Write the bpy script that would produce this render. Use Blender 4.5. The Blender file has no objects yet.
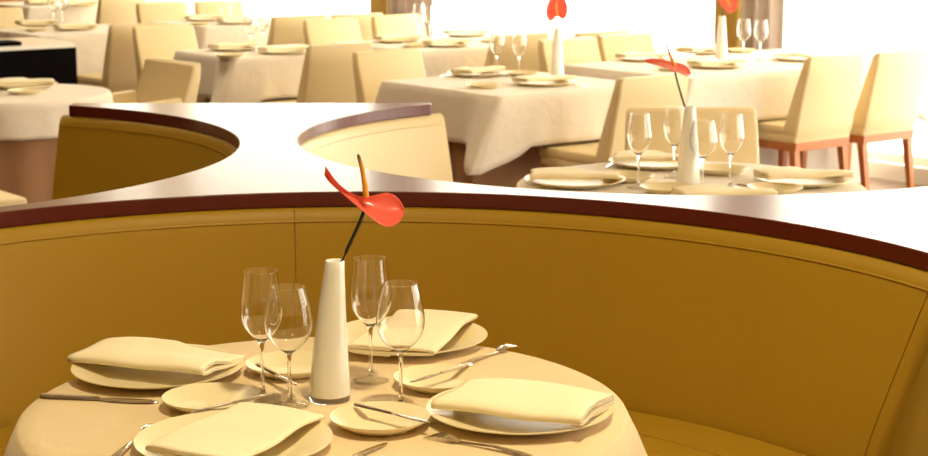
import bpy, bmesh, math, random
from mathutils import Vector, Matrix
random.seed(7)
S = bpy.context.scene
COL = S.collection
pi = math.pi

# ------------------------------------------------------------------ camera, sky, exposure
CAM_H, FPX = 1.65, 1750.0
PITCH = math.atan(322 / FPX)
cam = bpy.data.cameras.new('camera'); camo = bpy.data.objects.new('camera', cam); COL.objects.link(camo)
camo.location = (0, 0, CAM_H); camo.rotation_euler = (pi / 2 - PITCH, 0, 0)
cam.sensor_width = 36; cam.lens = 36 * FPX / 928
cam.clip_start = .05; cam.clip_end = 200
cam.dof.use_dof = True; cam.dof.focus_distance = 3.15; cam.dof.aperture_fstop = 9.0
S.camera = camo
W = bpy.data.worlds.new('sky'); S.world = W; W.use_nodes = True
bg = W.node_tree.nodes['Background']
bg.inputs[0].default_value = (1.0, .93, .78, 1); bg.inputs[1].default_value = 4.6
S.view_settings.view_transform = 'Standard'; S.view_settings.look = 'None'
S.view_settings.exposure = 0.70; S.view_settings.gamma = 1.0
S.view_settings.use_curve_mapping = False
try:
    S.cycles.use_denoising = True
    S.cycles.max_bounces = 14; S.cycles.transparent_max_bounces = 24; S.cycles.diffuse_bounces = 6
    S.cycles.sample_clamp_indirect = 8
except Exception:
    pass
FILL_LAMPS = [  # warm fill lights added below the ceiling, one pooling on the front table: x, y, watts, colour
    (.25, 2.55, 32, (1, .83, .50)),
    (-1.0, 1.7, 3, (1, .83, .50)),
    (1.0, 1.6, 4, (1, .83, .50)),
    (-2.2, 5.2, 6, (1, .83, .50)),
    (-2.6, 7.2, 13, (1, .88, .66)),
    (-.6, 7.6, 7, (1, .88, .66)),
    (-2.0, 10.6, 16, (1, .88, .66)),
]
CEIL = 3.15
for i, (x, y, w, c) in enumerate(FILL_LAMPS):
    l = bpy.data.lights.new('ceiling_fill_lamp', 'AREA'); l.shape = 'DISK'; l.size = .22; l.energy = w; l.color = c
    o = bpy.data.objects.new('ceiling_fill_lamp', l); COL.objects.link(o); o.location = (x, y, CEIL - .03)

# ------------------------------------------------------------------ helpers
cP, sP = math.cos(PITCH), math.sin(PITCH)
def ray(px, py):
    a = (px - 464) / FPX; b = -(py - 228) / FPX
    return Vector((a, cP + b * sP, -sP + b * cP))
def at(px, py, z):            # the point at height z seen there
    d = ray(px, py); return Vector((0, 0, CAM_H)) + d * ((z - CAM_H) / d.z)
def vp(px, py, y):            # the point at depth y seen there
    d = ray(px, py); return Vector((0, 0, CAM_H)) + d * (y / d.y)
AZ = math.radians(52)
U = Vector((math.sin(AZ), math.cos(AZ), 0)); V = Vector((-math.cos(AZ), math.sin(AZ), 0))
GR = math.radians(38)         # the dining-room grid is turned by this much
def uvw(u, v, z=0): return U * u + V * v + Vector((0, 0, z))

def mesh(name, vs, fs, mat, parent=None, smooth=True, loc=None, sharp=40):
    me = bpy.data.meshes.new(name); me.from_pydata([tuple(v) for v in vs], [], fs)
    bm = bmesh.new(); bm.from_mesh(me); bmesh.ops.recalc_face_normals(bm, faces=bm.faces); bm.to_mesh(me); bm.free()
    if smooth:
        me.polygons.foreach_set('use_smooth', [True] * len(me.polygons)); me.set_sharp_from_angle(angle=math.radians(sharp))
    me.materials.append(mat)
    o = bpy.data.objects.new(name, me); COL.objects.link(o)
    if parent: o.parent = parent
    if loc is not None: o.location = loc
    return o
class MB:
    def __init__(s): s.v = []; s.f = []
    def add(s, vs, fs):
        n = len(s.v); s.v += [Vector(v) for v in vs]; s.f += [[i + n for i in f] for f in fs]; return s
    def loft(s, rings, cap=True, closed=True):
        n = len(rings[0]); vs = [p for r in rings for p in r]; fs = []
        for i in range(len(rings) - 1):
            for j in range(n if closed else n - 1):
                k = (j + 1) % n
                fs.append([i * n + j, i * n + k, (i + 1) * n + k, (i + 1) * n + j])
        if cap:
            fs.append(list(range(n))[::-1]); fs.append([(len(rings) - 1) * n + j for j in range(n)])
        return s.add(vs, fs)
    def box(s, x0, x1, y0, y1, z0, z1):
        return s.add([(x, y, z) for x in (x0, x1) for y in (y0, y1) for z in (z0, z1)],
                     [[0, 1, 3, 2], [4, 6, 7, 5], [0, 4, 5, 1], [2, 3, 7, 6], [0, 2, 6, 4], [1, 5, 7, 3]])
    def lathe(s, prof, n=40, axis=None):
        rings = []
        for r, z in prof:
            ox, oy = axis(z) if axis else (0, 0)
            rings.append([(ox + r * math.cos(2 * pi * j / n), oy + r * math.sin(2 * pi * j / n), z) for j in range(n)])
        return s.loft(rings, cap=True)
    def tube(s, pts, r, n=8):
        pts = [Vector(p) for p in pts]; rings = []
        for i, p in enumerate(pts):
            t = (pts[min(i + 1, len(pts) - 1)] - pts[max(i - 1, 0)]).normalized()
            a = t.cross(Vector((0, 0, 1)) if abs(t.z) < .9 else Vector((1, 0, 0))).normalized(); b = t.cross(a)
            rr = r[i] if isinstance(r, (list, tuple)) else r
            rings.append([p + (a * math.cos(2 * pi * j / n) + b * math.sin(2 * pi * j / n)) * rr for j in range(n)])
        return s.loft(rings)
    def build(s, name, mat, parent=None, **k): return mesh(name, s.v, s.f, mat, parent, **k)
def bevel(o, w, seg=2):
    m = o.modifiers.new('bevel', 'BEVEL'); m.width = w; m.segments = seg; m.limit_method = 'ANGLE'; return o
def rrect(x0, x1, y0, y1, r, z=0, n=3):
    out = []
    for cx, cy, a0 in ((x1 - r, y1 - r, 0), (x0 + r, y1 - r, 90), (x0 + r, y0 + r, 180), (x1 - r, y0 + r, 270)):
        for k in range(n + 1):
            a = math.radians(a0 + 90 * k / n); out.append(Vector((cx + r * math.cos(a), cy + r * math.sin(a), z)))
    return out
def rbox(x0, x1, y0, y1, z0, z1, r=.015, e=.012, n=3):    # a soft upholstered block
    rings = [rrect(x0 + e, x1 - e, y0 + e, y1 - e, r, z0, n), rrect(x0 + e * .3, x1 - e * .3, y0 + e * .3, y1 - e * .3, r, z0 + e * .3, n),
             rrect(x0, x1, y0, y1, r, z0 + e, n), rrect(x0, x1, y0, y1, r, z1 - e, n),
             rrect(x0 + e * .3, x1 - e * .3, y0 + e * .3, y1 - e * .3, r, z1 - e * .3, n), rrect(x0 + e, x1 - e, y0 + e, y1 - e, r, z1, n)]
    return MB().loft(rings)
def tag(o, label=None, cat=None, group=None, kind=None):
    if label: o['label'] = label
    if cat: o['category'] = cat
    if group: o['group'] = group
    if kind: o['kind'] = kind
    return o
def thing(name, label, cat, loc=(0, 0, 0), rz=0, group=None):
    o = bpy.data.objects.new(name, None); COL.objects.link(o); o.empty_display_size = .1
    o.location = loc; o.rotation_euler = (0, 0, rz); return tag(o, label, cat, group)
def dup(root, loc=None, rz=None, label=None, group=None, scale=None):
    def cp(o, par):
        c = o.copy(); COL.objects.link(c)
        if par: c.parent = par
        for ch in list(o.children): cp(ch, c)
        return c
    r = cp(root, None)
    if loc is not None: r.location = loc
    if rz is not None: r.rotation_euler = (r.rotation_euler[0], r.rotation_euler[1], rz)
    if scale is not None: r.scale = scale
    if label: r['label'] = label
    if group: r['group'] = group
    return r
class Proto:                  # first use returns the original, later uses copies
    def __init__(s, maker): s.maker = maker; s.o = None
    def __call__(s, label, loc, rz=0, group=None, scale=None):
        if s.o is None:
            s.o = s.maker(label); o = s.o; o.location = loc; o.rotation_euler = (0, 0, rz)
            if group: o['group'] = group
            if scale: o.scale = scale
            return o
        return dup(s.o, loc, rz, label, group, scale or (1, 1, 1))

# ------------------------------------------------------------------ materials
def mat(name, col, rough=.5, spec=.5, metal=0, coat=0, coat_rough=.05, sheen=0, trans=0, bump=None, var=None, emit=None, sss=0, wrinkle=0):
    m = bpy.data.materials.new(name); m.use_nodes = True; nt = m.node_tree; b = nt.nodes['Principled BSDF']
    b.inputs['Base Color'].default_value = (*col, 1); b.inputs['Roughness'].default_value = rough
    b.inputs['Specular IOR Level'].default_value = spec; b.inputs['Metallic'].default_value = metal
    b.inputs['Coat Weight'].default_value = coat; b.inputs['Coat Roughness'].default_value = coat_rough
    b.inputs['Sheen Weight'].default_value = sheen; b.inputs['Transmission Weight'].default_value = trans
    if sss: b.inputs['Subsurface Weight'].default_value = sss; b.inputs['Subsurface Radius'].default_value = (.03, .02, .012)
    tc = nt.nodes.new('ShaderNodeTexCoord')
    if var:
        kind, scale, c2, stretch = var
        mp = nt.nodes.new('ShaderNodeMapping'); mp.inputs['Scale'].default_value = stretch; nt.links.new(tc.outputs['Object'], mp.inputs[0])
        if kind == 'noise':
            t = nt.nodes.new('ShaderNodeTexNoise'); t.inputs['Scale'].default_value = scale; t.inputs['Detail'].default_value = 5; out = t.outputs[0]
        else:
            t = nt.nodes.new('ShaderNodeTexWave'); t.inputs['Scale'].default_value = scale; t.inputs['Distortion'].default_value = 6; t.inputs['Detail'].default_value = 3; out = t.outputs['Fac']
        nt.links.new(mp.outputs[0], t.inputs['Vector'])
        mx = nt.nodes.new('ShaderNodeMix'); mx.data_type = 'RGBA'
        mx.inputs[6].default_value = (*col, 1); mx.inputs[7].default_value = (*c2, 1)
        nt.links.new(out, mx.inputs[0]); nt.links.new(mx.outputs[2], b.inputs['Base Color'])
    if bump:
        scale, strength, dist = bump[:3]
        t = nt.nodes.new('ShaderNodeTexNoise'); t.inputs['Scale'].default_value = scale; t.inputs['Detail'].default_value = 4
        nt.links.new(tc.outputs['Object'], t.inputs['Vector'])
        bp = nt.nodes.new('ShaderNodeBump'); bp.inputs['Strength'].default_value = strength; bp.inputs['Distance'].default_value = dist
        nt.links.new(t.outputs[0], bp.inputs['Height']); nt.links.new(bp.outputs[0], b.inputs['Normal'])
        if wrinkle:
            t2 = nt.nodes.new('ShaderNodeTexNoise'); t2.inputs['Scale'].default_value = 7; t2.inputs['Detail'].default_value = 3; t2.inputs['Distortion'].default_value = 1.2
            nt.links.new(tc.outputs['Object'], t2.inputs['Vector']); b2 = nt.nodes.new('ShaderNodeBump'); b2.inputs['Strength'].default_value = wrinkle; b2.inputs['Distance'].default_value = .02
            nt.links.new(t2.outputs[0], b2.inputs['Height']); nt.links.new(b2.outputs[0], bp.inputs['Normal'])
    return m
def clear_glass(name, tint, edge=1.0, ior=1.5):
    m = bpy.data.materials.new(name); m.use_nodes = True; nt = m.node_tree; nt.nodes.clear()
    out = nt.nodes.new('ShaderNodeOutputMaterial'); mx = nt.nodes.new('ShaderNodeMixShader')
    tr = nt.nodes.new('ShaderNodeBsdfTransparent'); tr.inputs[0].default_value = (*tint, 1)
    gl = nt.nodes.new('ShaderNodeBsdfGlossy'); gl.inputs['Roughness'].default_value = .02
    lw = nt.nodes.new('ShaderNodeLayerWeight'); lw.inputs[0].default_value = .5
    pw = nt.nodes.new('ShaderNodeMath'); pw.operation = 'POWER'; pw.inputs[1].default_value = 5.0
    mu = nt.nodes.new('ShaderNodeMath'); mu.operation = 'MULTIPLY_ADD'; mu.inputs[1].default_value = .75 * edge; mu.inputs[2].default_value = .05 * edge; mu.use_clamp = True
    nt.links.new(lw.outputs['Facing'], pw.inputs[0]); nt.links.new(pw.outputs[0], mu.inputs[0]); nt.links.new(mu.outputs[0], mx.inputs[0])
    nt.links.new(tr.outputs[0], mx.inputs[1]); nt.links.new(gl.outputs[0], mx.inputs[2]); nt.links.new(mx.outputs[0], out.inputs[0])
    return m
def solid_glass(name, tint=(1, 1, 1)):
    m = bpy.data.materials.new(name); m.use_nodes = True; b = m.node_tree.nodes['Principled BSDF']
    b.inputs['Base Color'].default_value = (*tint, 1); b.inputs['Roughness'].default_value = 0; b.inputs['Transmission Weight'].default_value = 1; b.inputs['IOR'].default_value = 1.48
    return m
M = dict(
    leather=mat('ochre leather', (.42, .25, .016), .45, .3, bump=(260, .12, .002), var=('noise', 3, (.39, .23, .013), (1, 1, 1))),
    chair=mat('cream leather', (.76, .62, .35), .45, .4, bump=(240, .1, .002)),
    mahogany=mat('mahogany veneer', (.12, .012, .006), .30, .35, coat=.20, coat_rough=.16, var=('noise', 6, (.085, .008, .005), (1, 14, 1))),
    wood=mat('orange brown wood', (.55, .19, .05), .35, .5, var=('wave', 5, (.42, .13, .03), (6, 6, 1))),
    cloth=mat('cream linen', (.76, .61, .37), .85, .15, sheen=.2, bump=(420, .25, .002), wrinkle=.24),  # same linen as the white one, yellowed to carry dimmer, warmer light
    white_cloth=mat('white linen', (.76, .69, .59), .85, .15, sheen=.2, bump=(420, .25, .002), wrinkle=.24),
    skirt=mat('mauve linen', (.36, .20, .11), .9, .1, bump=(300, .2, .002)),
    napkin=mat('ivory napkin', (.90, .80, .55), .8, .2, sheen=.2, bump=(500, .2, .001)),
    china=mat('cream china', (.84, .74, .48), .3, .4, coat=0),
    steel=mat('polished steel', (.72, .66, .56), .14, .5, metal=1),
    milk=mat('milky white glass', (.95, .93, .86), .12, .5, coat=.6, sss=.3),
    black=mat('black stained wood', (.003, .002, .002), .8, .05),
    pale=mat('pale polished top', (.88, .83, .74), .3, .5),
    red=mat('coral red petal', (.86, .17, .12), .22, .5, coat=.35, sss=.1, bump=(60, .25, .003)),
    green=mat('dark green stem', (.02, .022, .008), .4),
    floor=mat('brown parquet', (.20, .085, .035), .22, .5, coat=.6, coat_rough=.12, var=('wave', 3, (.13, .05, .02), (1, 8, 1))),
    wall=mat('ochre wall paint', (.28, .15, .04), .8, .2, bump=(90, .1, .002)),
    pillar=mat('olive gold pillar paint', (.42, .27, .055), .6, .3, bump=(60, .1, .002)),
    ceil=mat('cream ceiling paint', (.66, .53, .33), .9, .1, bump=(90, .1, .002)),
    frame=mat('white window frame', (.8, .76, .68), .5),
    curtain=None,
)
def petal_mat():
    m = M['red']; nt = m.node_tree; b = nt.nodes['Principled BSDF']; o = nt.nodes['Material Output']
    t = nt.nodes.new('ShaderNodeBsdfTranslucent'); t.inputs[0].default_value = (.95, .32, .24, 1)
    x = nt.nodes.new('ShaderNodeMixShader'); x.inputs[0].default_value = .42
    nt.links.new(b.outputs[0], x.inputs[1]); nt.links.new(t.outputs[0], x.inputs[2]); nt.links.new(x.outputs[0], o.inputs['Surface'])
petal_mat()
def spadix_mat():
    m = mat('yellow spadix', (.85, .34, .02), .6, bump=(900, .5, .001)); nt = m.node_tree; b = nt.nodes['Principled BSDF']
    tc = nt.nodes.new('ShaderNodeTexCoord'); sx = nt.nodes.new('ShaderNodeSeparateXYZ'); cr = nt.nodes.new('ShaderNodeValToRGB')
    nt.links.new(tc.outputs['Generated'], sx.inputs[0]); nt.links.new(sx.outputs[2], cr.inputs[0])
    e = cr.color_ramp.elements; e[0].position = .45; e[0].color = (.86, .33, .02, 1); e[1].position = .95; e[1].color = (.10, .06, .01, 1)
    x = e.new(.72); x.color = (.55, .26, .02, 1)
    nt.links.new(cr.outputs[0], b.inputs['Base Color']); return m
M['spadix'] = spadix_mat()
def curtain_mat():
    m = bpy.data.materials.new('sheer pinkish curtain'); m.use_nodes = True; nt = m.node_tree; nt.nodes.clear()
    out = nt.nodes.new('ShaderNodeOutputMaterial'); a = nt.nodes.new('ShaderNodeMixShader'); b = nt.nodes.new('ShaderNodeMixShader')
    d = nt.nodes.new('ShaderNodeBsdfDiffuse'); d.inputs[0].default_value = (.74, .66, .60, 1)
    t = nt.nodes.new('ShaderNodeBsdfTranslucent'); t.inputs[0].default_value = (.42, .36, .32, 1)
    p = nt.nodes.new('ShaderNodeBsdfTransparent'); a.inputs[0].default_value = .45; b.inputs[0].default_value = .02
    nt.links.new(d.outputs[0], a.inputs[1]); nt.links.new(t.outputs[0], a.inputs[2]); nt.links.new(a.outputs[0], b.inputs[1]); nt.links.new(p.outputs[0], b.inputs[2]); nt.links.new(b.outputs[0], out.inputs[0]); return m
M['curtain'] = curtain_mat()
M['bowl'] = solid_glass('thin clear wine glass', (1, 1, .99))
M['pane'] = clear_glass('window pane glass', (.98, .985, .98), .6)
M['crystal'] = solid_glass('solid clear glass', (1, .99, .96))

# ------------------------------------------------------------------ room shell
def struct(o): o['kind'] = 'structure'; return o
V0, V1, UW, UL = -1.0, 18.0, 8.6, -3.4
def slab(name, u0, u1, v0, v1, z0, z1, m, parent=None):
    o = MB().box(u0, u1, v0, v1, z0, z1).build(name, m, parent, smooth=False)
    if not parent: o.rotation_euler = (0, 0, GR); struct(o)
    return o
slab('floor', UL - .2, UW + .3, V0 - .2, V1 + .2, -.1, 0, M['floor'])
slab('ceiling', UL - .2, UW + .3, V0 - .2, V1 + .2, CEIL, CEIL + .12, M['ceil'])
slab('wall_left', UL - .2, UL, V0, V1, 0, CEIL, M['wall'])
slab('wall_back', UL - .2, UW + .3, V1, V1 + .2, 0, CEIL, M['wall'])
UF = 5.0
slab('wall_front', UL - .2, UF, V0 - .2, V0, 0, CEIL, M['wall'])
slab('wall_front.001', UW - .12, UW + .3, V0 - .2, V0, 0, CEIL, M['pillar'])
slab('wall_front.002', 6.15, 6.4, V0 - .2, V0, 0, CEIL, M['pillar'])
slab('trim_2', UF, UW, V0 - .2, V0, CEIL - .12, CEIL, M['frame'])
slab('baseboard_right', UW - .03, UW + .25, V0, V1, 0, .10, M['frame'])
slab('trim_1', UW - .02, UW + .25, V0, V1, CEIL - .12, CEIL, M['frame'])
for j, (a, b) in enumerate(((UF, 6.15), (6.4, UW - .12))):
    r = bpy.data.objects.new('window_%d' % (j + 7), None); COL.objects.link(r); r.rotation_euler = (0, 0, GR); struct(r)
    f = MB(); f.box(a, a + .05, V0 - .14, V0 - .06, .02, CEIL - .12); f.box(b - .05, b, V0 - .14, V0 - .06, .02, CEIL - .12)
    f.box(a + .05, b - .05, V0 - .14, V0 - .06, .02, .07); f.box(a + .05, b - .05, V0 - .14, V0 - .06, CEIL - .17, CEIL - .12)
    f.build('window_frame', M['frame'], r, smooth=False)
    MB().box(a + .05, b - .05, V0 - .103, V0 - .097, .07, CEIL - .17).build('window_pane', M['pane'], r, smooth=False)
edges = [V0] + [.10 + 3.98 * k for k in range(5)] + [V1]
for k in range(5):
    vc = .10 + 3.98 * k
    slab('wall_right' if k == 0 else 'wall_right.%03d' % k, UW - .12, UW + .25, vc - .10, vc + .10, .10, CEIL - .12, M['pillar'])
for k in range(6):
    a = edges[k] + (.10 if k else 0); b = edges[k + 1] - (.10 if k < 5 else 0)
    r = bpy.data.objects.new('window_%d' % (k + 1), None); COL.objects.link(r); r.rotation_euler = (0, 0, GR); struct(r)
    f = MB(); f.box(UW + .06, UW + .14, a, a + .05, .10, CEIL - .12); f.box(UW + .06, UW + .14, b - .05, b, .10, CEIL - .12)
    f.box(UW + .06, UW + .14, a + .05, b - .05, .10, .15); f.box(UW + .06, UW + .14, a + .05, b - .05, CEIL - .17, CEIL - .12)
    f.build('window_frame', M['frame'], r, smooth=False)
    MB().box(UW + .097, UW + .103, a + .05, b - .05, .15, CEIL - .17).build('window_pane', M['pane'], r, smooth=False)
def curtain(v0, v1, label):
    n = 90; rows = [.12, 1.0, 2.0, CEIL - .125]; vs = []; fs = []
    for z in rows:
        for i in range(n + 1):
            t = i / n; vs.append((UW - .06 + .028 * math.sin(t * (v1 - v0) * 2 * pi / .115) + .01 * math.sin(t * 17 + z), v0 + (v1 - v0) * t, z))
    for r in range(len(rows) - 1):
        for i in range(n): fs.append([r * (n + 1) + i, r * (n + 1) + i + 1, (r + 1) * (n + 1) + i + 1, (r + 1) * (n + 1) + i])
    o = mesh('curtain', vs, fs, M['curtain'], sharp=80); o.rotation_euler = (0, 0, GR)
    s = o.modifiers.new('thickness', 'SOLIDIFY'); s.thickness = .003
    tag(o, label, 'curtain', 'gathered sheer curtains at the windows')
curtain(7.62, 7.95, 'pinkish sheer curtain gathered beside the right olive pillar')
curtain(11.36, 11.93, 'pinkish sheer curtain gathered beside the left olive pillar')

# ------------------------------------------------------------------ counter and curved booths
CF, RF = Vector((-.25, 3.05, 0)), 1.325       # front booth
CLb, RL = Vector((-1.99, 5.13, 0)), 1.316     # left rear booth
CRb, RR = Vector((.64, 5.48, 0)), 1.16        # right rear booth
def arc(c, r, a0, a1, n): return [c + Vector((math.cos(math.radians(a0 + (a1 - a0) * i / n)), math.sin(math.radians(a0 + (a1 - a0) * i / n)), 0)) * r for i in range(n + 1)]
out = arc(CF, RF, 176, 14, 80)
out += [Vector((1.55, 3.37, 0)), Vector((2.05, 3.7, 0)), Vector((2.05, 4.85, 0))]
out += arc(CRb, RR, 330, 131, 90)
out += [Vector((-.12, 6.40, 0)), Vector((-1.435, 6.40, 0))] + arc(CLb, RL, 65, -95, 80)
out += [Vector((-2.4, 3.7, 0)), Vector((-2.1, 3.2, 0))]
bm = bmesh.new(); vs = [bm.verts.new((p.x, p.y, .90)) for p in out]; f = bm.faces.new(vs)
ex = bmesh.ops.extrude_face_region(bm, geom=[f]); bmesh.ops.translate(bm, verts=[g for g in ex['geom'] if isinstance(g, bmesh.types.BMVert)], vec=(0, 0, .039))
bmesh.ops.recalc_face_normals(bm, faces=bm.faces); bmesh.ops.triangulate(bm, faces=[g for g in bm.faces if len(g.verts) > 4])
me = bpy.data.meshes.new('booth_counter'); bm.to_mesh(me); bm.free(); me.materials.append(M['mahogany'])
co = bpy.data.objects.new('booth_counter', me); COL.objects.link(co)
m = co.modifiers.new('bevel', 'BEVEL'); m.width = .003; m.segments = 2; m.limit_method = 'ANGLE'; m.angle_limit = math.radians(50)
tag(co, 'glossy dark mahogany counter top winding in curves between the leather booths', 'counter')

def slant(z): return max(0, min(1.6, (.88 - z) / .38)) * 4.0     # the end of the back leans in towards the seat
def sweep(name, c, prof, a0, a1, n, m, parent, sharp=40, lean=0):
    rings = []
    for i in range(n + 1):
        ring = []
        for r, z in prof:
            b0 = a0 + (slant(z) if lean else 0); a = math.radians(b0 + (a1 - b0) * i / n)
            ring.append((c.x + r * math.cos(a), c.y + r * math.sin(a), z))
        rings.append(ring)
    o = MB().loft(rings).build(name, m, parent, sharp=sharp)
    return o
def back_profile(R):
    inner = [(R - .105, .40), (R - .10, .46), (R - .085, .56), (R - .063, .66), (R - .040, .76), (R - .022, .84), (R - .014, .872), (R - .006, .89), (R + .004, .8985)]
    return inner + [(R + .012, .9), (R + .026, .9), (R + .026, .12), (R - .105, .12)]
def seat_profile(R, depth):
    a, b = R - .112, R - .112 - depth
    return [(a, .30), (a, .452), (b + .22, .458), (b + .05, .455), (b + .018, .447), (b + .003, .43), (b, .40), (b, .30)]
def booth(name, label, c, R, spans, seat_span, depth=.40, m=None, lean=0):
    m = m or M['leather']
    t = thing(name, label, 'bench')
    for k, (a0, a1) in enumerate(spans): sweep('back_panel', c, back_profile(R), a0, a1, max(6, int(abs(a1 - a0) / 2.2)), m, t, lean=(lean and k == 0))
    lo, hi = min(min(s) for s in spans), max(max(s) for s in spans)
    # piping seam below the rounded top edge
    pts = [c + Vector((math.cos(math.radians(a)), math.sin(math.radians(a)), 0)) * (R - .0165) + Vector((0, 0, .866)) for a in [lo + (hi - lo) * i / 90 for i in range(91)]]
    MB().tube(pts, .0028, 6).build('piping', m, t)
    sweep('seat', c, seat_profile(R, depth), *seat_span, 70, m, t)
    pts = [c + Vector((math.cos(math.radians(a)), math.sin(math.radians(a)), 0)) * (R - .112 - .17) + Vector((0, 0, .459)) for a in [seat_span[0] + (seat_span[1] - seat_span[0]) * i / 90 for i in range(91)]]
    MB().tube(pts, .003, 6).build('seat_piping', m, t)
    sweep('plinth', c, [(R - .113, 0), (R - .113, .30), (R - .113 - depth + .06, .30), (R - .113 - depth + .06, 0)], *seat_span, 60, M['mahogany'], t)
    return t
fb = booth('curved_banquette', 'ochre leather curved banquette wrapped around the front round table', CF, RF, [(22, 97.76), (97.83, 178)], (29, 178), lean=1)
# upholstered end panel closing the back at its right end
rings = []
for q, e in ((.0, .0), (.02, 0), (.034, .008), (.04, .022)):
    pr = [(r + e, min(z, .899 - e)) for r, z in back_profile(RF)[:9]] + [(RF + .45 - e, .899 - e), (RF + .45 - e, .12), (RF - .105 + e, .12)]
    ring = []
    for r, z in pr:
        ea = math.radians(21.85 + slant(z)); er, et = Vector((math.cos(ea), math.sin(ea), 0)), Vector((math.sin(ea), -math.cos(ea), 0))
        ring.append(CF + er * r + et * q + Vector((0, 0, z)))
    rings.append(ring)
MB().loft(rings).build('end_panel', M['leather'], fb)
booth('curved_banquette', 'leather curved banquette at the rear left, opening to the left', CLb, RL, [(-110, 66.5)], (-110, 63), .38)
booth('curved_banquette', 'pale leather curved banquette at the rear right, window light put into its colour', CRb, RR, [(128.3, 262)], (132, 258), .30, M['chair'])  # cream stands in for ochre here, so the colour carries the window light

# ------------------------------------------------------------------ tables and cloths
def hang_cloth(name, label, per, h, mat_, ztop, loc, rz, corner=0, wave=.012, nf=9, group=None, flare=.02, seed=0):
    """per: perimeter (x, y, nx, ny, dcorner) around the origin"""
    rnd = random.Random(seed); ph = [rnd.uniform(0, 6.28) for _ in range(4)]
    n = len(per); vs = []; fs = []
    rings = [[(x * k, y * k, ztop) for x, y, *_ in per] for k in (.12, .4, .7, .93)]
    rings.append([(x - nx * .004, y - ny * .004, ztop) for x, y, nx, ny, d, ax, ay in per])
    rings.append([(x + nx * .002, y + ny * .002, ztop - .003) for x, y, nx, ny, d, ax, ay in per])
    rows = 9
    for r in range(1, rows + 1):
        t = r / rows; ring = []
        for i, (x, y, nx, ny, d, ax, ay) in enumerate(per):
            s = i / n * 2 * pi
            kc = (max(0, 1 - d / .15) if d > 0 else max(0, 1 + d / .155)) if corner else 0
            L = h * (1 + corner * kc)
            w = wave * t * (math.sin(nf * s + ph[0]) * .6 + math.sin((nf * 2 + 1) * s + ph[1]) * .4 + .5)
            fl = flare * t 
            o = .006 + w + fl
            sw = corner * .36 * t * math.exp(-(d / (.06 if d > 0 else .13)) ** 2) if corner else 0    # the free corner swings to one side
            ring.append((x + nx * o + ax * sw, y + ny * o + ay * sw, ztop - .004 - L * t))
        rings.append(ring)
    b = MB().loft(rings, cap=False); m0 = len(b.v); b.v.append(Vector((0, 0, ztop)))
    b.f += [[i, (i + 1) % n, m0] for i in range(n)]
    o = b.build(name, mat_, None, sharp=55); o.location = loc; o.rotation_euler = (0, 0, rz)
    sd = o.modifiers.new('thickness', 'SOLIDIFY'); sd.thickness = .0025; sd.offset = 1
    return tag(o, label, 'tablecloth', group)
def per_round(r, n=160): return [(r * math.cos(2 * pi * i / n), r * math.sin(2 * pi * i / n), math.cos(2 * pi * i / n), math.sin(2 * pi * i / n), 9, 0, 0) for i in range(n)]
def per_rect(a, b, r=.02, m=30):
    out = []
    cs = ((a, b, 0), (-a, b, 90), (-a, -b, 180), (a, -b, 270))
    for k, (cx, cy, a0) in enumerate(cs):
        sx, sy = (1 if cx > 0 else -1), (1 if cy > 0 else -1)
        ccx, ccy = cx - sx * r, cy - sy * r
        for i in range(7):
            t = math.radians(a0 + 15 * i); x, y = ccx + r * math.cos(t), ccy + r * math.sin(t); a_ = math.radians(a0); out.append((x, y, math.cos(t), math.sin(t), 1e-4, math.cos(a_), math.sin(a_)))
        nx_, ny_, n0 = cs[(k + 1) % 4]; sx2, sy2 = (1 if nx_ > 0 else -1), (1 if ny_ > 0 else -1)
        e = out[-1]; t = math.radians(n0); s = (nx_ - sx2 * r + r * math.cos(t), ny_ - sy2 * r + r * math.sin(t))
        ln = math.hypot(s[0] - e[0], s[1] - e[1])
        for i in range(1, m):
            q = i / m; x, y = e[0] + (s[0] - e[0]) * q, e[1] + (s[1] - e[1]) * q
            out.append((x, y, e[2], e[3], q * ln, e[3], -e[2]) if q < .5 else (x, y, e[2], e[3], -(1 - q) * ln, e[2], e[3]))
    return out
def skirt_mesh(per, z1, parent, amp=.016, nf=14, m=None):
    rings = []
    for z in (0.004, .2, .45, z1 - .01, z1):
        t = 1 - z / z1; n = len(per)
        rings.append([(x - nx * .006 + nx * (amp * t * (math.sin(nf * 2 * pi * i / n) + .6 * math.sin(nf * 2.0 * pi * 2 * i / n + 1))), y - ny * .006 + ny * (amp * t * math.sin(nf * 2 * pi * i / n)), z) for i, (x, y, nx, ny, d, ax, ay) in enumerate(per)])
    return MB().loft(rings).build('table_skirt', m or M['skirt'], parent, sharp=60)
TZ = .755
def table(label, clabel, loc, rz, per, h, m_, sper=None, sm=None, **k):
    t = thing('dining_table', label, 'table', loc, rz)
    skirt_mesh(sper or per, .749, t, m=sm)
    hang_cloth('tablecloth', clabel, per, h, m_, TZ, loc, rz, **k)
    return t
ZT = TZ + .0015
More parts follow.
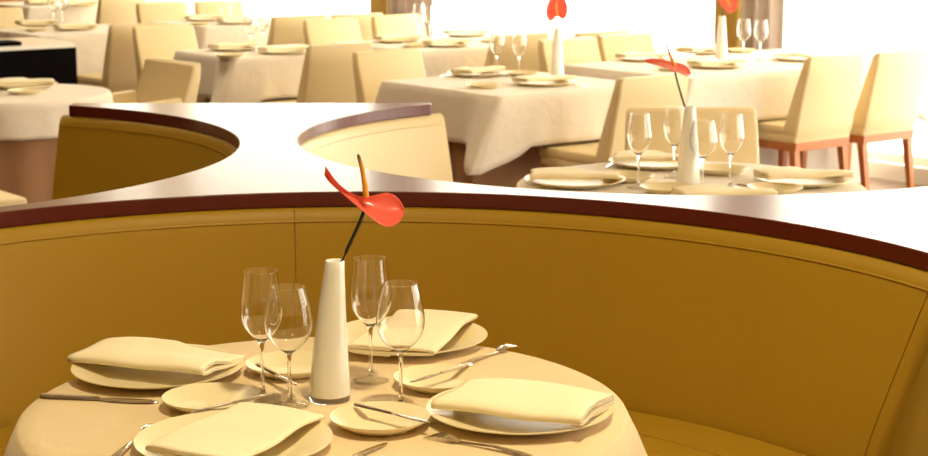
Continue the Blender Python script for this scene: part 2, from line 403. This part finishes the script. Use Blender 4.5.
# front round table
table('front round table in the ochre banquette, covered to the floor', 'linen cloth over the front round table, yellowed to carry dim warm light', CF, 0, per_round(.54), .34, M['cloth'], wave=.022, nf=11, flare=.12, seed=3)
T4C = Vector((.735, 5.62, 0))
table('round table in the rear right booth behind the counter', 'white linen cloth over the table behind the counter', T4C, 0, per_round(.56), .30, M['white_cloth'], wave=.018, nf=10, flare=.03, seed=5)
T1C = Vector((-2.19, 8.48, 0))
table('round table with mauve skirt in front of the black cabinet', 'cream linen cloth over the round table at left before the black cabinet', T1C, 0, per_round(.46), .165, M['white_cloth'], wave=.010, nf=8, flare=.01, seed=6)
def grid_table(label, clabel, u0, u1, v0, v1, h, m_, seed, sm=None):
    c = uvw((u0 + u1) / 2, (v0 + v1) / 2)
    table(label, clabel, c, GR, per_rect((u1 - u0) / 2, (v1 - v0) / 2), h, m_, sper=per_rect((u1 - u0) / 2 - .05, (v1 - v0) / 2 - .26), sm=sm, corner=.45, wave=.008, nf=12, flare=.012, seed=seed); return c
T5 = grid_table('square table with mauve skirt at centre, beyond the rear right booth', 'cream linen cloth with pointed corner over the square centre table', 5.25, 6.22, 6.44, 7.42, .245, M['white_cloth'], 11)
T2 = grid_table('square table left of centre behind the cream armchair', 'cream linen cloth over the square table behind the armchair', 5.34, 6.25, 9.05, 9.78, .25, M['white_cloth'], 12)
TB = grid_table('square table behind the black cabinet', 'white linen cloth over the square table behind the black cabinet', 5.2, 6.15, 11.45, 12.35, .33, M['white_cloth'], 13)
T6 = grid_table('long table in front of the right olive pillar', 'white linen cloth over the long table by the right pillar', 6.60, 8.42, 6.5, 7.55, .25, M['white_cloth'], 14, M['white_cloth'])
T3 = grid_table('long table in front of the left olive pillar', 'white linen cloth over the long table by the left pillar', 6.50, 8.40, 8.8, 9.75, .25, M['white_cloth'], 15, M['white_cloth'])
TA = grid_table('long table at the back, behind the table with the armchair', 'white linen cloth over the long table at the back left of the windows', 6.56, 8.40, 11.54, 12.4, .5, M['white_cloth'], 16)
TC = grid_table('farthest table at the top left of the room', 'white linen cloth over the farthest table, top left', 6.64, 8.40, 14.84, 15.75, .5, M['white_cloth'], 17)

# ------------------------------------------------------------------ chairs
CW, CHZ = .46, .865
def backrest_mesh(w=CW, z0=.41, z1=CHZ):
    rings = []
    N = 12
    for i in range(N + 1):
        t = i / N; z = z0 + (z1 - z0) * t
        yb = -.01 - .085 * t ** 1.3; th = .115 - .065 * t
        e = .012 if i in (0, N) else (.003 if i in (1, N - 1) else 0)
        hw = w / 2 * (1 - .03 * t) - e
        if i == N: z = z1
        if i == N - 1: z = z1 - .012
        rings.append([v + Vector((0, 0, z)) for v in rrect(-hw, hw, yb + e, yb + th - e, .014, 0, 3)])
    return MB().loft(rings)
def taper(x, y, z0, z1, s0, s1, dx=0, dy=0):
    return MB().loft([[(x + dx + a * s0, y + dy + b * s0, z0) for a, b in ((-1, -1), (1, -1), (1, 1), (-1, 1))], [(x + a * s1, y + b * s1, z1) for a, b in ((-1, -1), (1, -1), (1, 1), (-1, 1))]])
def make_chair(label):
    t = thing('dining_chair', label, 'chair')
    backrest_mesh().build('backrest', M['chair'], t)
    rbox(-CW / 2, CW / 2, .085, .50, .44, .49).build('seat', M['chair'], t)
    rbox(-CW / 2 + .004, CW / 2 - .004, .0, .492, .40, .441, .012, .006).build('seat_apron', M['chair'], t)
    MB().box(-CW / 2 + .012, CW / 2 - .012, .0, .482, .355, .402).build('seat_rail', M['wood'], t, smooth=False)
    for sx in (-1, 1):
        taper(sx * (CW / 2 - .034), .03, 0, .357, .013, .021, 0, -.05).build('leg', M['wood'], t, smooth=False)
        taper(sx * (CW / 2 - .034), .455, 0, .357, .013, .021, 0, .005).build('leg', M['wood'], t, smooth=False)
    return t
chair = Proto(make_chair)
def rot(rz, p): return Matrix.Rotation(rz, 3, 'Z') @ Vector(p)
def chair_rear(px, py, label, group):     # seen from behind: its rear top left corner stands there
    rz = GR; p = at(px, py, CHZ) - rot(rz, (-CW / 2 * .97, -.095, 0)); return chair(label, (p.x, p.y, 0), rz, group)
def chair_front(px, py, label, group):    # seen from the front: front top corner
    rz = GR + pi; p = at(px, py, CHZ) - rot(rz, (CW / 2 * .97, -.045, 0)); return chair(label, (p.x, p.y, 0), rz, group)
G = 'cream leather dining chairs at the square and long tables'
chair_rear(623, 79, 'cream dining chair seen from behind at the near side of the square centre table', G)
chair_front(355, 52, 'cream dining chair facing us at the far side of the square centre table', G)
chair_rear(311, 46, 'cream dining chair with its back to us at the table behind the armchair', G)
chair_front(134, 27, 'cream dining chair facing us directly above the armchair at left', G)
chair_rear(112, 25, 'cream dining chair with its back to us right of the black cabinet', G)
chair_front(-32, 9, 'cream dining chair cut by the left picture edge above the black cabinet', G)
pR = at(812, 58, CHZ)
chair_rear(812, 58, 'cream dining chair with orange wood rail, left of the two at the far right', G)
chair_rear(881, 53, 'cream dining chair at the far right edge, its orange wood legs showing', G)
chair_front(541, 40, 'cream dining chair behind the tall white vase of the square centre table', G)
chair_front(600, 35, 'cream dining chair facing us left of the crossing red flower, by the window', G)
chair_rear(496, 36, 'cream dining chair behind the two glasses of the square centre table', G)
chair_rear(580, 33, 'cream dining chair half hidden between the two chairs right of the white vase', G)
chair_rear(275, 17, 'cream dining chair behind two glasses below the left window', G)
chair_front(305, 20, 'cream dining chair facing us below the left window', G)
chair_rear(335, 15, 'cream dining chair with its back to us left of the left olive pillar', G)
chair_front(373, 16, 'cream dining chair facing us below the left olive pillar', G)
chair_rear(101, -3, 'cream dining chair with its back to us at the top left, its top cut off', G)
chair_front(137, 3, 'cream dining chair facing us at the top, left of the far glasses', G)
chair_front(196, 1, 'cream dining chair at the top behind the far wine glasses', G)
c4 = chair('cream dining chair facing us across the table behind the counter', (.90, 6.84, 0), pi, G, (1.16, 1, 1))
chair('cream dining chair mostly cut by the left edge, below the skirted round table', (-2.30, 6.86, 0), GR - pi / 2, G)
def make_armchair(label):
    t = thing('armchair', label, 'chair')
    backrest_mesh(.56, .41, .84).build('backrest', M['chair'], t)
    rbox(-.21, .21, .085, .52, .44, .49).build('seat', M['chair'], t)
    rbox(-.28, .28, .0, .50, .34, .441, .012, .006).build('seat_apron', M['chair'], t)
    for s in (-1, 1):
        rings = []
        for y, z in ((.045, .665), (.2, .655), (.35, .64), (.50, .625)):
            rings.append([(s * .25 + x, y, zz) for x, zz in ((-.035, .44), (.035, .44), (.035, z - .012), (.025, z), (-.025, z), (-.035, z - .012))])
        MB().loft(rings).build('armrest', M['chair'], t)
        for y in (.03, .46): taper(s * .23, y, 0, .342, .013, .021).build('leg', M['wood'], t, smooth=False)
    return t
a = make_armchair('cream leather armchair with low arms, right of the skirted round table')
rz = GR + pi / 2; p = at(146, 57, .84) - rot(rz, (.27, -.045, 0)); a.location = (p.x, p.y, 0); a.rotation_euler = (0, 0, rz)

# black cabinet
cc = at(76, 43, .92)
t = thing('cabinet', 'black cabinet with a pale top at the left edge', 'cabinet', (cc.x, cc.y, 0), GR)
MB().box(-1.5, 0, 0, .55, 0, .885).build('cabinet_body', M['black'], t, smooth=False)
MB().box(-1.5, .0, 0, .55, .885, .897).build('cabinet_rim', M['black'], t, smooth=False)
MB().box(-1.495, -.004, .004, .546, .897, .921).build('cabinet_top', M['pale'], t, smooth=False)
q = at(-6, 44, .93); o = rbox(-.12, .12, -.09, .09, 0, .022, .01, .004).build('menu_folder', M['black']); o.location = (q.x, q.y, .9215); o.rotation_euler = (0, 0, GR)
tag(o, 'flat black folder lying on top of the black cabinet', 'folder')

# ------------------------------------------------------------------ tableware
def plate_maker(R, name, cat):
    def mk(label):
        k = R / .165
        pr = [(.0001, .003), (.098 * k, .003), (.108 * k, .006), (.160 * k, .021), (.1645 * k, .0225), (.165 * k, .0215), (.1635 * k, .0195), (.112 * k, .003), (.104 * k, 0), (.0001, 0)]
        o = MB().lathe(pr, 56).build(name, M['china'], sharp=60); return tag(o, label, cat)
    return mk
dinner = Proto(plate_maker(.165, 'dinner_plate', 'plate'))
bread = Proto(plate_maker(.088, 'side_plate', 'plate'))
PH = .0225
def roll_mesh(L, a, b, turns=2.5, sag=.002, wav=.0012, seed=0, skew=-.03, droop=.004, flap=0):
    """a napkin folded over and over into a flat parcel: folds along the sides, layers showing at the ends"""
    rnd = random.Random(seed); n = 72; m = 26; prof = []
    for i in range(n + 1):
        t = i / n; th = -pi / 2 + t * turns * 2 * pi; k = 1 - .80 * t
        c, s_ = math.cos(th), math.sin(th)
        prof.append((a * (1 - .10 * t) * math.copysign(abs(c) ** .60, c), b + b * k * math.copysign(abs(s_) ** .50, s_)))
    vs = []; fs = []; p1, p2 = rnd.uniform(0, 6), rnd.uniform(0, 6)
    for j in range(m + 1):
        u = j / m; x = (u - .5) * L; e = abs(u - .5) * 2
        for y, z in prof:
            q = y / a
            fl = flap * max(0, min(1, (q + .1) / .25)) * max(0, min(1, (u - .28 - .25 * q) / .08))
            zz = z * (1 - fl) * (1 + .05 * math.sin(u * 5 + p1) * q) + wav * math.sin(u * 11 + p1 + q * 1.3) * (.35 + .65 * z / (2 * b)) - sag * e ** 2 - droop * max(0, .35 - u) ** 2 * 8 + .002 * q * math.sin(u * 6 + p2)
            vs.append((x + skew * y + .004 * math.sin(y * 40 + p1) * (2 * u - 1), y * (1 + .02 * math.sin(u * 7 + p2)) + .0015 * math.sin(u * 8 + p1), zz))
    k = n + 1
    for j in range(m):
        for i in range(n): fs.append([j * k + i, j * k + i + 1, (j + 1) * k + i + 1, (j + 1) * k + i])
    return vs, fs
def napkin(label, loc, rz, L=.29, a=.085, b=.020, seed=0, group=None, tilt=(0, 0), **kw):
    vs, fs = roll_mesh(L, a, b, seed=seed, **kw)
    o = mesh('napkin', vs, fs, M['napkin'], sharp=70); o.location = loc; o.rotation_euler = (tilt[0], tilt[1], rz)
    s = o.modifiers.new('thickness', 'SOLIDIFY'); s.thickness = .0022; s.offset = 0
    return tag(o, label, 'napkin', group)
def copy_napkin(src, label, loc, rz, group=None, scale=(1, 1, 1)):
    return dup(src, loc, rz, label, group, scale)

def glass_maker(H, rb, rr):
    def mk(label):
        t = thing('wine_glass', label, 'glass')
        k = H / .235
        MB().lathe([(.0001, .0), (.034, .0), (.0352, .001), (.034, .0026), (.018, .0045), (.007, .009), (.0042, .016), (.0036, .022), (.0001, .022)], 36).build('foot', M['bowl'], t, sharp=60)
        MB().lathe([(.0036, .022), (.0033, .05), (.0033, .085 * k), (.0042, .098 * k), (.0065, .106 * k)], 20).build('stem', M['crystal'], t, sharp=60)
        z0 = .104 * k; hb = H - z0; outp = []; N = 22
        key = [(0, .006), (.05, .30 * rb), (.12, .56 * rb), (.22, .81 * rb), (.32, .945 * rb), (.42, .995 * rb), (.48, rb), (.60, .97 * rb), (.80, .87 * rb), (1, rr)]
        def R(s):
            for (s0, r0), (s1, r1) in zip(key, key[1:]):
                if s <= s1:
                    q = (s - s0) / (s1 - s0); return r0 + (r1 - r0) * q
            return rr
        for i in range(N + 1):
            s = i / N; r = (R(max(0, s - .03)) + R(s) + R(min(1, s + .03))) / 3 if 0 < i < N else R(s)
            outp.append((r, z0 + hb * s))
        inn = [(max(.0005, r - .0012), z + (.0035 if i == 0 else 0)) for i, (r, z) in enumerate(outp)]
        MB().lathe(outp + inn[::-1], 48).build('bowl', M['bowl'], t, sharp=70)
        return t
    return mk
big = Proto(glass_maker(.240, .0390, .0305)); small = Proto(glass_maker(.222, .0440, .0310))

def vase_maker(lean):
    def mk(label):
        t = thing('vase', label, 'vase')
        ax = lambda z: (lean * (z / .26) ** 1.7, 0)
        pr = [(.0001, .012), (.0375, .012), (.038, .02)]
        for i in range(1, 15):
            z = .02 + .24 * i / 14; pr.append((.038 - .0205 * (i / 14) ** 1.05, z))
        pr += [(.0165, .262), (.0145, .260), (.016, .2), (.02, .1), (.024, .03), (.0001, .03)]
        MB().lathe(pr, 40, ax).build('vase_body', M['milk'], t, sharp=60)
        MB().lathe([(.0001, 0), (.036, 0), (.0378, .002), (.0378, .0118), (.0001, .0118)], 40).build('vase_base', M['crystal'], t, sharp=50)
        return t
    return mk
bent_vase = Proto(vase_maker(.0125)); vase = Proto(vase_maker(.0))

def ribs_petal(name, ribs, y0, m, parent, depth=.03, cup=.012, loc=None):
    """ribs: list of (upper px, lower px, y offset up, y offset down)"""
    K = 7; vs = []; fs = []
    for u, l, du, dl in ribs:
        a, b = vp(*u, y0 + du), vp(*l, y0 + dl); w = (a - b).length
        for k in range(K + 1):
            t = k / K; p = a.lerp(b, t) + Vector((0, 1, 0)) * cup * math.sin(pi * t) * min(1, w / .03); vs.append(p - loc)
    n = len(ribs)
    for i in range(n - 1):
        for k in range(K): fs.append([i * (K + 1) + k, i * (K + 1) + k + 1, (i + 1) * (K + 1) + k + 1, (i + 1) * (K + 1) + k])
    o = mesh(name, vs, fs, m, parent, sharp=80)
    s = o.modifiers.new('thickness', 'SOLIDIFY'); s.thickness = .0016; s.offset = 0
    s2 = o.modifiers.new('smooth', 'SUBSURF'); s2.levels = 1; s2.render_levels = 2
    return o
def flower(label, base, y0, ribs, spad, stem, sr=.0035, spr=(.0055, .0055, .0048, .003)):
    """spad, stem: lists of (px, py, y offset)"""
    t = thing('anthurium_flower', label, 'flower', base)
    base = Vector(base)
    ribs_petal('spathe', ribs, y0, M['red'], t, loc=base)
    pts = [vp(x, y, y0 + d) - base for x, y, d in spad]
    q = []
    for i in range(len(pts) - 1):
        for k in range(5): q.append(pts[i].lerp(pts[i + 1], k / 5))
    q.append(pts[-1]); L = len(q) - 1
    rad = [spr[0] + (spr[3] - spr[0]) * (i / L) ** 1.3 for i in range(L + 1)]; rad[-1] *= .4
    MB().tube(q, rad, 12).build('spadix', M['spadix'], t, sharp=80)
    pts = [vp(x, y, y0 + d) - base for x, y, d in stem] + [Vector((0, 0, 0))]
    MB().tube(pts, sr, 10).build('stem', M['green'], t, sharp=80)
    return t

def strip(outline, th, zf=None):
    """outline: list of (x, halfwidth); a flat tapering bar along x, zf(x) gives its height"""
    rings = []
    for x, w in outline:
        z = zf(x) if zf else 0
        rings.append([(x, -w, z + th * .35), (x, -w * .55, z + th), (x, w * .55, z + th), (x, w, z + th * .35), (x, w * .6, z), (x, -w * .6, z)])
    return MB().loft(rings)
def make_knife(label):
    t = thing('knife', label, 'cutlery')
    strip([(-.115, .003), (-.112, .0065), (-.09, .008), (-.04, .0062), (-.002, .005), (0, .004)], .005).build('handle', M['steel'], t)
    strip([(0, .004), (.01, .006), (.03, .0095), (.07, .010), (.095, .008), (.108, .004), (.112, .001)], .002, lambda x: .0012).build('blade', M['steel'], t)
    return t
def make_fork(label):
    t = thing('fork', label, 'cutlery')
    z = lambda x: .006 * math.sin(max(0, min(1, (x + .12) / .15)) * pi) + (.010 * math.sin((x - .02) / .075 * pi) if .02 < x < .095 else 0)
    strip([(-.115, .004), (-.112, .008), (-.09, .0085), (-.04, .005), (.0, .0032), (.025, .0035)], .003, z).build('handle', M['steel'], t)
    b = strip([(.024, .0035), (.032, .009), (.04, .0115), (.05, .0118)], .0022, z)
    for k in range(4):
        y = -.0096 + .0064 * k; s_ = strip([(.049, .0022), (.07, .0019), (.09, .0013), (.094, .0006)], .002, z)
        b.add([v + Vector((0, y, 0)) for v in s_.v], s_.f)
    b.build('fork_head', M['steel'], t); return t
knife = Proto(make_knife); fork = Proto(make_fork)
def lay(kind, label, p0, p1, z=ZT, group=None, z1=None, scale=None):     # handle end towards p0, tip towards p1 (picture points on the table)
    a, b = at(*p0, z), at(*p1, z if z1 is None else z1); d = b - a; c = (a + b) / 2
    o = kind(label, (c.x, c.y, z + .0005), math.atan2(d.y, d.x), group, scale)
    if z1 is not None: o.rotation_euler = (0, -math.atan2(z1 - z, math.hypot(d.x, d.y)), math.atan2(d.y, d.x)); o.location.z = (z + z1) / 2
    return o

# ---- front round table
g = 'dinner plates on the front round table'
def dp(px, py, label, group=None, z=ZT):
    p = at(px, py, z + .015); return dinner(label, (p.x, p.y, z), 0, group)
def bp(px, py, label, group=None, z=ZT, scale=None):
    p = at(px, py, z + .01); return bread(label, (p.x, p.y, z), 0, group, scale)
PL = dp(158, 368, 'cream dinner plate at the left of the front round table', g)
PB = dp(408, 337, 'cream dinner plate behind the glasses on the front round table', g)
PR_ = dp(519, 410, 'cream dinner plate at the right of the front round table', g)
PF = dp(234, 441, 'cream dinner plate cut by the bottom edge of the picture', g)
g = 'side plates on the front round table'
bp(211, 402, 'small side plate with a knife, left of the white vase', g)
bp(380, 422, 'small side plate at the front right of the white vase', g)
bp(440, 382, 'small side plate below the plate behind the glasses', g)
bp(291, 368, 'small side plate half hidden behind the front left glasses', g)
g = 'ivory napkins on the front round table'
def on_plate(pl, dx, dy, dz=PH - .003): return (pl.location.x + dx, pl.location.y + dy, pl.location.z + dz)
zn = ZT + PH + .002
n1 = napkin('folded ivory napkin on the left plate of the front table', (-.598, 3.300, zn), math.radians(-23), L=.30, a=.084, b=.0115, seed=2, group=g, flap=.45)
n2 = napkin('folded ivory napkin on the plate behind the glasses', (-.100, 3.510, zn), math.radians(74), L=.32, a=.088, b=.009, seed=4, group=g, skew=-.12, droop=.004)
n3 = napkin('folded ivory napkin on the right plate of the front table', (.105, 2.982, zn), math.radians(-25), L=.272, a=.094, b=.0125, seed=6, group=g)
n4 = napkin('flat folded ivory napkin on the plate at the bottom edge', (-.378, 2.815, zn), math.radians(65), L=.29, a=.090, b=.006, seed=8, group=g, sag=.002, skew=.05, droop=.0)
g = 'wine glasses on the front round table'
def gl(kind, px, py, label, group=g, z=ZT):
    p = at(px, py, z); return kind(label, (p.x, p.y, z), 0, group)
gl(big, 263, 398, 'tall wine glass at the far left of the front table glasses')
gl(small, 290, 406, 'rounder wine glass immediately left of the bent white vase')
gl(big, 371, 381, 'tall wine glass immediately right of the bent white vase')
gl(small, 401, 408, 'rounder wine glass at the far right of the front table glasses').scale = (1, 1, 1.04)
pv = at(330, 400, ZT); bent_vase('bent milky white glass vase on the front round table', (pv.x, pv.y, ZT), 0)
yv = pv.y
ribs = [((325, 165), (324, 175), .02, .03), ((330, 173), (327, 180), .015, .03), ((338, 184), (336, 189), .012, .02), ((350, 193), (349, 199), .01, .005),
        ((360, 197), (360, 209), .012, -.008), ((370, 196.5), (370, 217), .018, -.018), ((380, 193.5), (379, 224), .022, -.026), ((388, 192), (387, 228), .022, -.03),
        ((396, 195.5), (395, 226), .018, -.028), ((401.5, 202), (400.5, 221), .010, -.02), ((403.8, 209), (403.4, 215), 0, -.010)]
flower('coral red anthurium in the bent white vase on the front table', (pv.x + .012, yv, ZT + .235), yv, ribs,
       [(366, 197, 0), (365, 185, 0), (362, 168, .004), (358, 154, .008)], [(364, 211, .006), (360, 222, .008), (353, 237, .008), (347, 250, .004), (342, 262, 0)])
g = 'steel cutlery on the front round table'
lay(knife, 'steel knife in the shadow below the left plate', (40, 398), (160, 404), group=g, scale=(1, 1.4, 1.6))
lay(fork, 'steel fork left of the plate at the bottom edge', (112, 462), (162, 423), group=g)
lay(knife, 'steel butter knife across the side plate left of the vase', (276, 395), (188, 414), ZT + .022, group=g, scale=(.78, .8, 1))
lay(knife, 'steel butter knife across the side plate at the front right of the vase', (356, 406), (430, 424), ZT + .022, group=g, scale=(.78, .8, 1))
lay(knife, 'steel butter knife across the side plate below the rear plate', (478, 363), (402, 386), ZT + .022, group=g, scale=(.78, .8, 1))
lay(fork, 'steel fork with raised tines beyond the small rear side plate', (462, 367), (518, 347), group=g)
lay(knife, 'steel butter knife on the half hidden side plate behind the glasses', (258, 366), (296, 386), ZT + .022, group=g, scale=(.78, .8, 1))
lay(fork, 'steel fork in front of the right plate', (520, 456), (428, 438), group=g)
lay(knife, 'steel knife whose tip shows at the bottom edge right of the bottom plate', (318, 474), (374, 450), group=g)

# ---- the tables behind
NK = n1
def setting(tag_, items):
    for it in items:
        k = it[0]
        if k == 'plate':
            p = at(it[1], it[2], ZT + .015); dinner('cream dinner plate ' + it[3], (p.x, p.y, ZT), 0, 'plates on the ' + tag_)
            if len(it) > 4: copy_napkin(NK, 'ivory napkin on the plate ' + it[3].replace('on the long', 'of the long'), (p.x, p.y, ZT + PH + .0035), it[4], 'napkins on the ' + tag_, (.95, .9, .95))
        elif k == 'side': bp(it[1], it[2], 'small side plate ' + it[3], 'side plates on the ' + tag_)
        elif k == 'glass': gl(small if len(it) > 4 else big, it[1], it[2], 'wine glass ' + it[3], 'glasses on the ' + tag_)
        elif k == 'knife': lay(knife, 'steel knife ' + it[5], it[1:3], it[3:5], group='cutlery on the ' + tag_)
        elif k == 'fork': lay(fork, 'steel fork ' + it[5], it[1:3], it[3:5], group='cutlery on the ' + tag_)
setting('round table behind the counter', [
    ('plate', 575, 180, 'at the left of the table behind the counter', -.12),
    ('plate', 803, 179, 'at the right of the table behind the counter', .15),
    ('plate', 656, 162, 'at the far side of the table behind the counter', -.2),
    ('plate', 724, 198, 'at the near side of the table behind the counter', .1),
    ('side', 628, 178, 'left of the vase on the table behind the counter'),
    ('side', 668, 190, 'directly before the vase on the table behind the counter'),
    ('side', 722, 171, 'behind the right glasses on the table behind the counter'),
    ('side', 775, 190, 'near the right plate on the table behind the counter'),
    ('glass', 638, 188, 'leftmost on the table behind the counter'),
    ('glass', 674, 178, 'half behind the vase on the table behind the counter'),
    ('glass', 702, 189, 'right beside the vase on the table behind the counter', 1),
    ('glass', 730, 188, 'rightmost on the table behind the counter'),
    ('knife', 604, 170, 622, 158, 'left of the far plate on the table behind the counter'),
    ('knife', 742, 186, 790, 193, 'before the right plate on the table behind the counter')])
p = at(688, 187, ZT); vase('slim white vase on the table behind the counter', (p.x, p.y, ZT), 0); y4 = p.y
flower('coral red anthurium above the table behind the counter', (p.x, y4, ZT + .235), y4,
       [((645, 59), (644, 62), .02, .02), ((655, 58), (655, 65), .03, -.01), ((665, 60), (665, 68), .04, -.03), ((674, 62.5), (673, 71), .045, -.035), ((682, 63), (681, 74), .045, -.035), ((688, 67), (687, 77), .035, -.03), ((691.5, 73), (690, 78), .01, -.015)],
       [(674, 66, 0), (671, 57, .0), (668, 49, .005), (665, 42, .01)], [(675, 72, .01), (678, 84, .01), (682, 98, .005), (685, 107, 0)])
setting('square centre table', [
    ('plate', 544, 82, 'at the near side of the square centre table', .5), ('plate', 478, 73, 'at the left side of the square centre table', .9),
    ('side', 484, 86, 'at the near left of the square centre table'), ('side', 522, 74, 'behind the glasses on the square centre table'),
    ('glass', 497, 76, 'left of the pair on the square centre table'), ('glass', 519, 77, 'right of the pair on the square centre table'),
    ('fork', 588, 88, 568, 84, 'right of the near plate on the square centre table'), ('knife', 437, 78, 455, 73, 'left of the left plate on the square centre table')])
p = at(557, 77.5, ZT); vase('slim white vase on the square centre table', (p.x, p.y, ZT), 0); y5 = p.y
flower('coral red heart-shaped anthurium in the vase on the square centre table', (p.x, y5, ZT + .235), y5,
       [((545.8, 8), (545.8, 15), 0, 0), ((548, 1), (547.6, 20), .012, 0), ((551, -5), (550.5, 22.3), .02, -.012), ((554, -10), (553.8, 20.5), .026, -.01), ((557, -13), (557, 15.5), .03, 0),
        ((560, -10), (560, 18.5), .026, -.01), ((563, -6), (563.2, 20.5), .02, -.012), ((566, 0), (566.3, 18), .012, 0), ((568, 6), (568.2, 12), 0, 0)],
       [(557, 16, -.03), (556, 6, -.035), (555.5, -4, -.03)], [(557.5, 18, .02), (557.5, 26, .01), (557, 31, 0)])
setting('long table by the right pillar', [
    ('plate', 716, 65, 'nearest on the long table by the right pillar', .4), ('plate', 800, 58, 'at the right end of the right pillar table', 2.3),
    ('plate', 643, 58, 'at the left end of the right pillar table', .3), ('plate', 700, 51, 'behind the vase of the right pillar table', .7),
    ('side', 672, 69, 'at the near left of the long table by the right pillar'), ('side', 742, 51, 'behind the glasses on the long table by the right pillar'),
    ('glass', 743, 60, 'left of the pair by the right olive pillar'), ('glass', 760, 61, 'right of the pair by the right olive pillar'),
    ('glass', 676, 53, 'nearly lost against the window, left of the pillar vase'), ('glass', 696, 53, 'nearly lost against the window, close to the pillar vase')])
p = at(721, 61, ZT); vase('slim white vase in front of the right olive pillar', (p.x, p.y, ZT), 0); y6 = p.y
flower('coral red anthurium in front of the right olive pillar', (p.x, y6, ZT + .235), y6,
       [((712, -15), (714, -16), .03, .03), ((713, -8), (727, -14), .02, .02), ((716, -2), (734, -9), .01, .01), ((721, 5), (738, -2), 0, 0), ((725.5, 11), (738.5, 5), -.01, -.01), ((730, 13.5), (736, 11), -.015, -.015)],
       [(730, 6, -.03), (724, -4, -.035), (720, -14, -.03)], [(726, 2, .02), (723, 10, .01), (721, 17, 0)])
setting('long table by the left pillar', [
    ('plate', 447, 44, 'nearest on the long table by the left pillar', .5), ('plate', 398, 40, 'at the left end of the left pillar table', .4),
    ('plate', 466, 34, 'at the far side of the left pillar table', .3), ('side', 414, 46, 'at the near left of the long table by the left pillar'),
    ('side', 491, 41, 'at the right of the long table by the left pillar'),
    ('glass', 419, 39, 'in front of the curtain by the left pillar'), ('glass', 430, 39, 'beside the curtain by the left pillar', 1)])
setting('square table behind the armchair', [
    ('plate', 284, 51, 'at the right of the table behind the armchair', .5), ('plate', 234, 48, 'at the left of the table behind the armchair', .6),
    ('side', 229, 56, 'at the near left of the table behind the armchair'), ('glass', 251, 51, 'left of the pair on the table behind the armchair', 1), ('glass', 263, 49, 'right of the pair on the table behind the armchair')])
setting('long table at the back', [
    ('plate', 205, 19, 'at the left of the long table at the back', .4), ('plate', 238, 22, 'at the right of the long table at the back', .5),
    ('side', 199, 24, 'at the near left of the long table at the back'), ('glass', 222, 21, 'left of the pair on the long table at the back', 1), ('glass', 231, 19, 'right of the pair on the long table at the back')])
setting('square table behind the black cabinet', [
    ('plate', 76, 28, 'at the right of the table behind the black cabinet', .5), ('plate', 37, 24, 'at the left of the table behind the black cabinet', .5),
    ('side', 36, 30, 'at the near left of the table behind the black cabinet'), ('glass', 54, 25, 'left of the pair behind the black cabinet', 1), ('glass', 63, 25, 'right of the pair behind the black cabinet')])
setting('farthest table', [
    ('plate', 42, 3, 'at the left of the farthest table', .5), ('plate', 82, 4, 'at the right of the farthest table', .5), ('side', 64, 1, 'at the far side of the farthest table')])
setting('round table before the black cabinet', [
    ('plate', 24, 85, 'on the round table before the black cabinet', .25), ('side', 26, 92, 'on the near side of the round table before the black cabinet')])
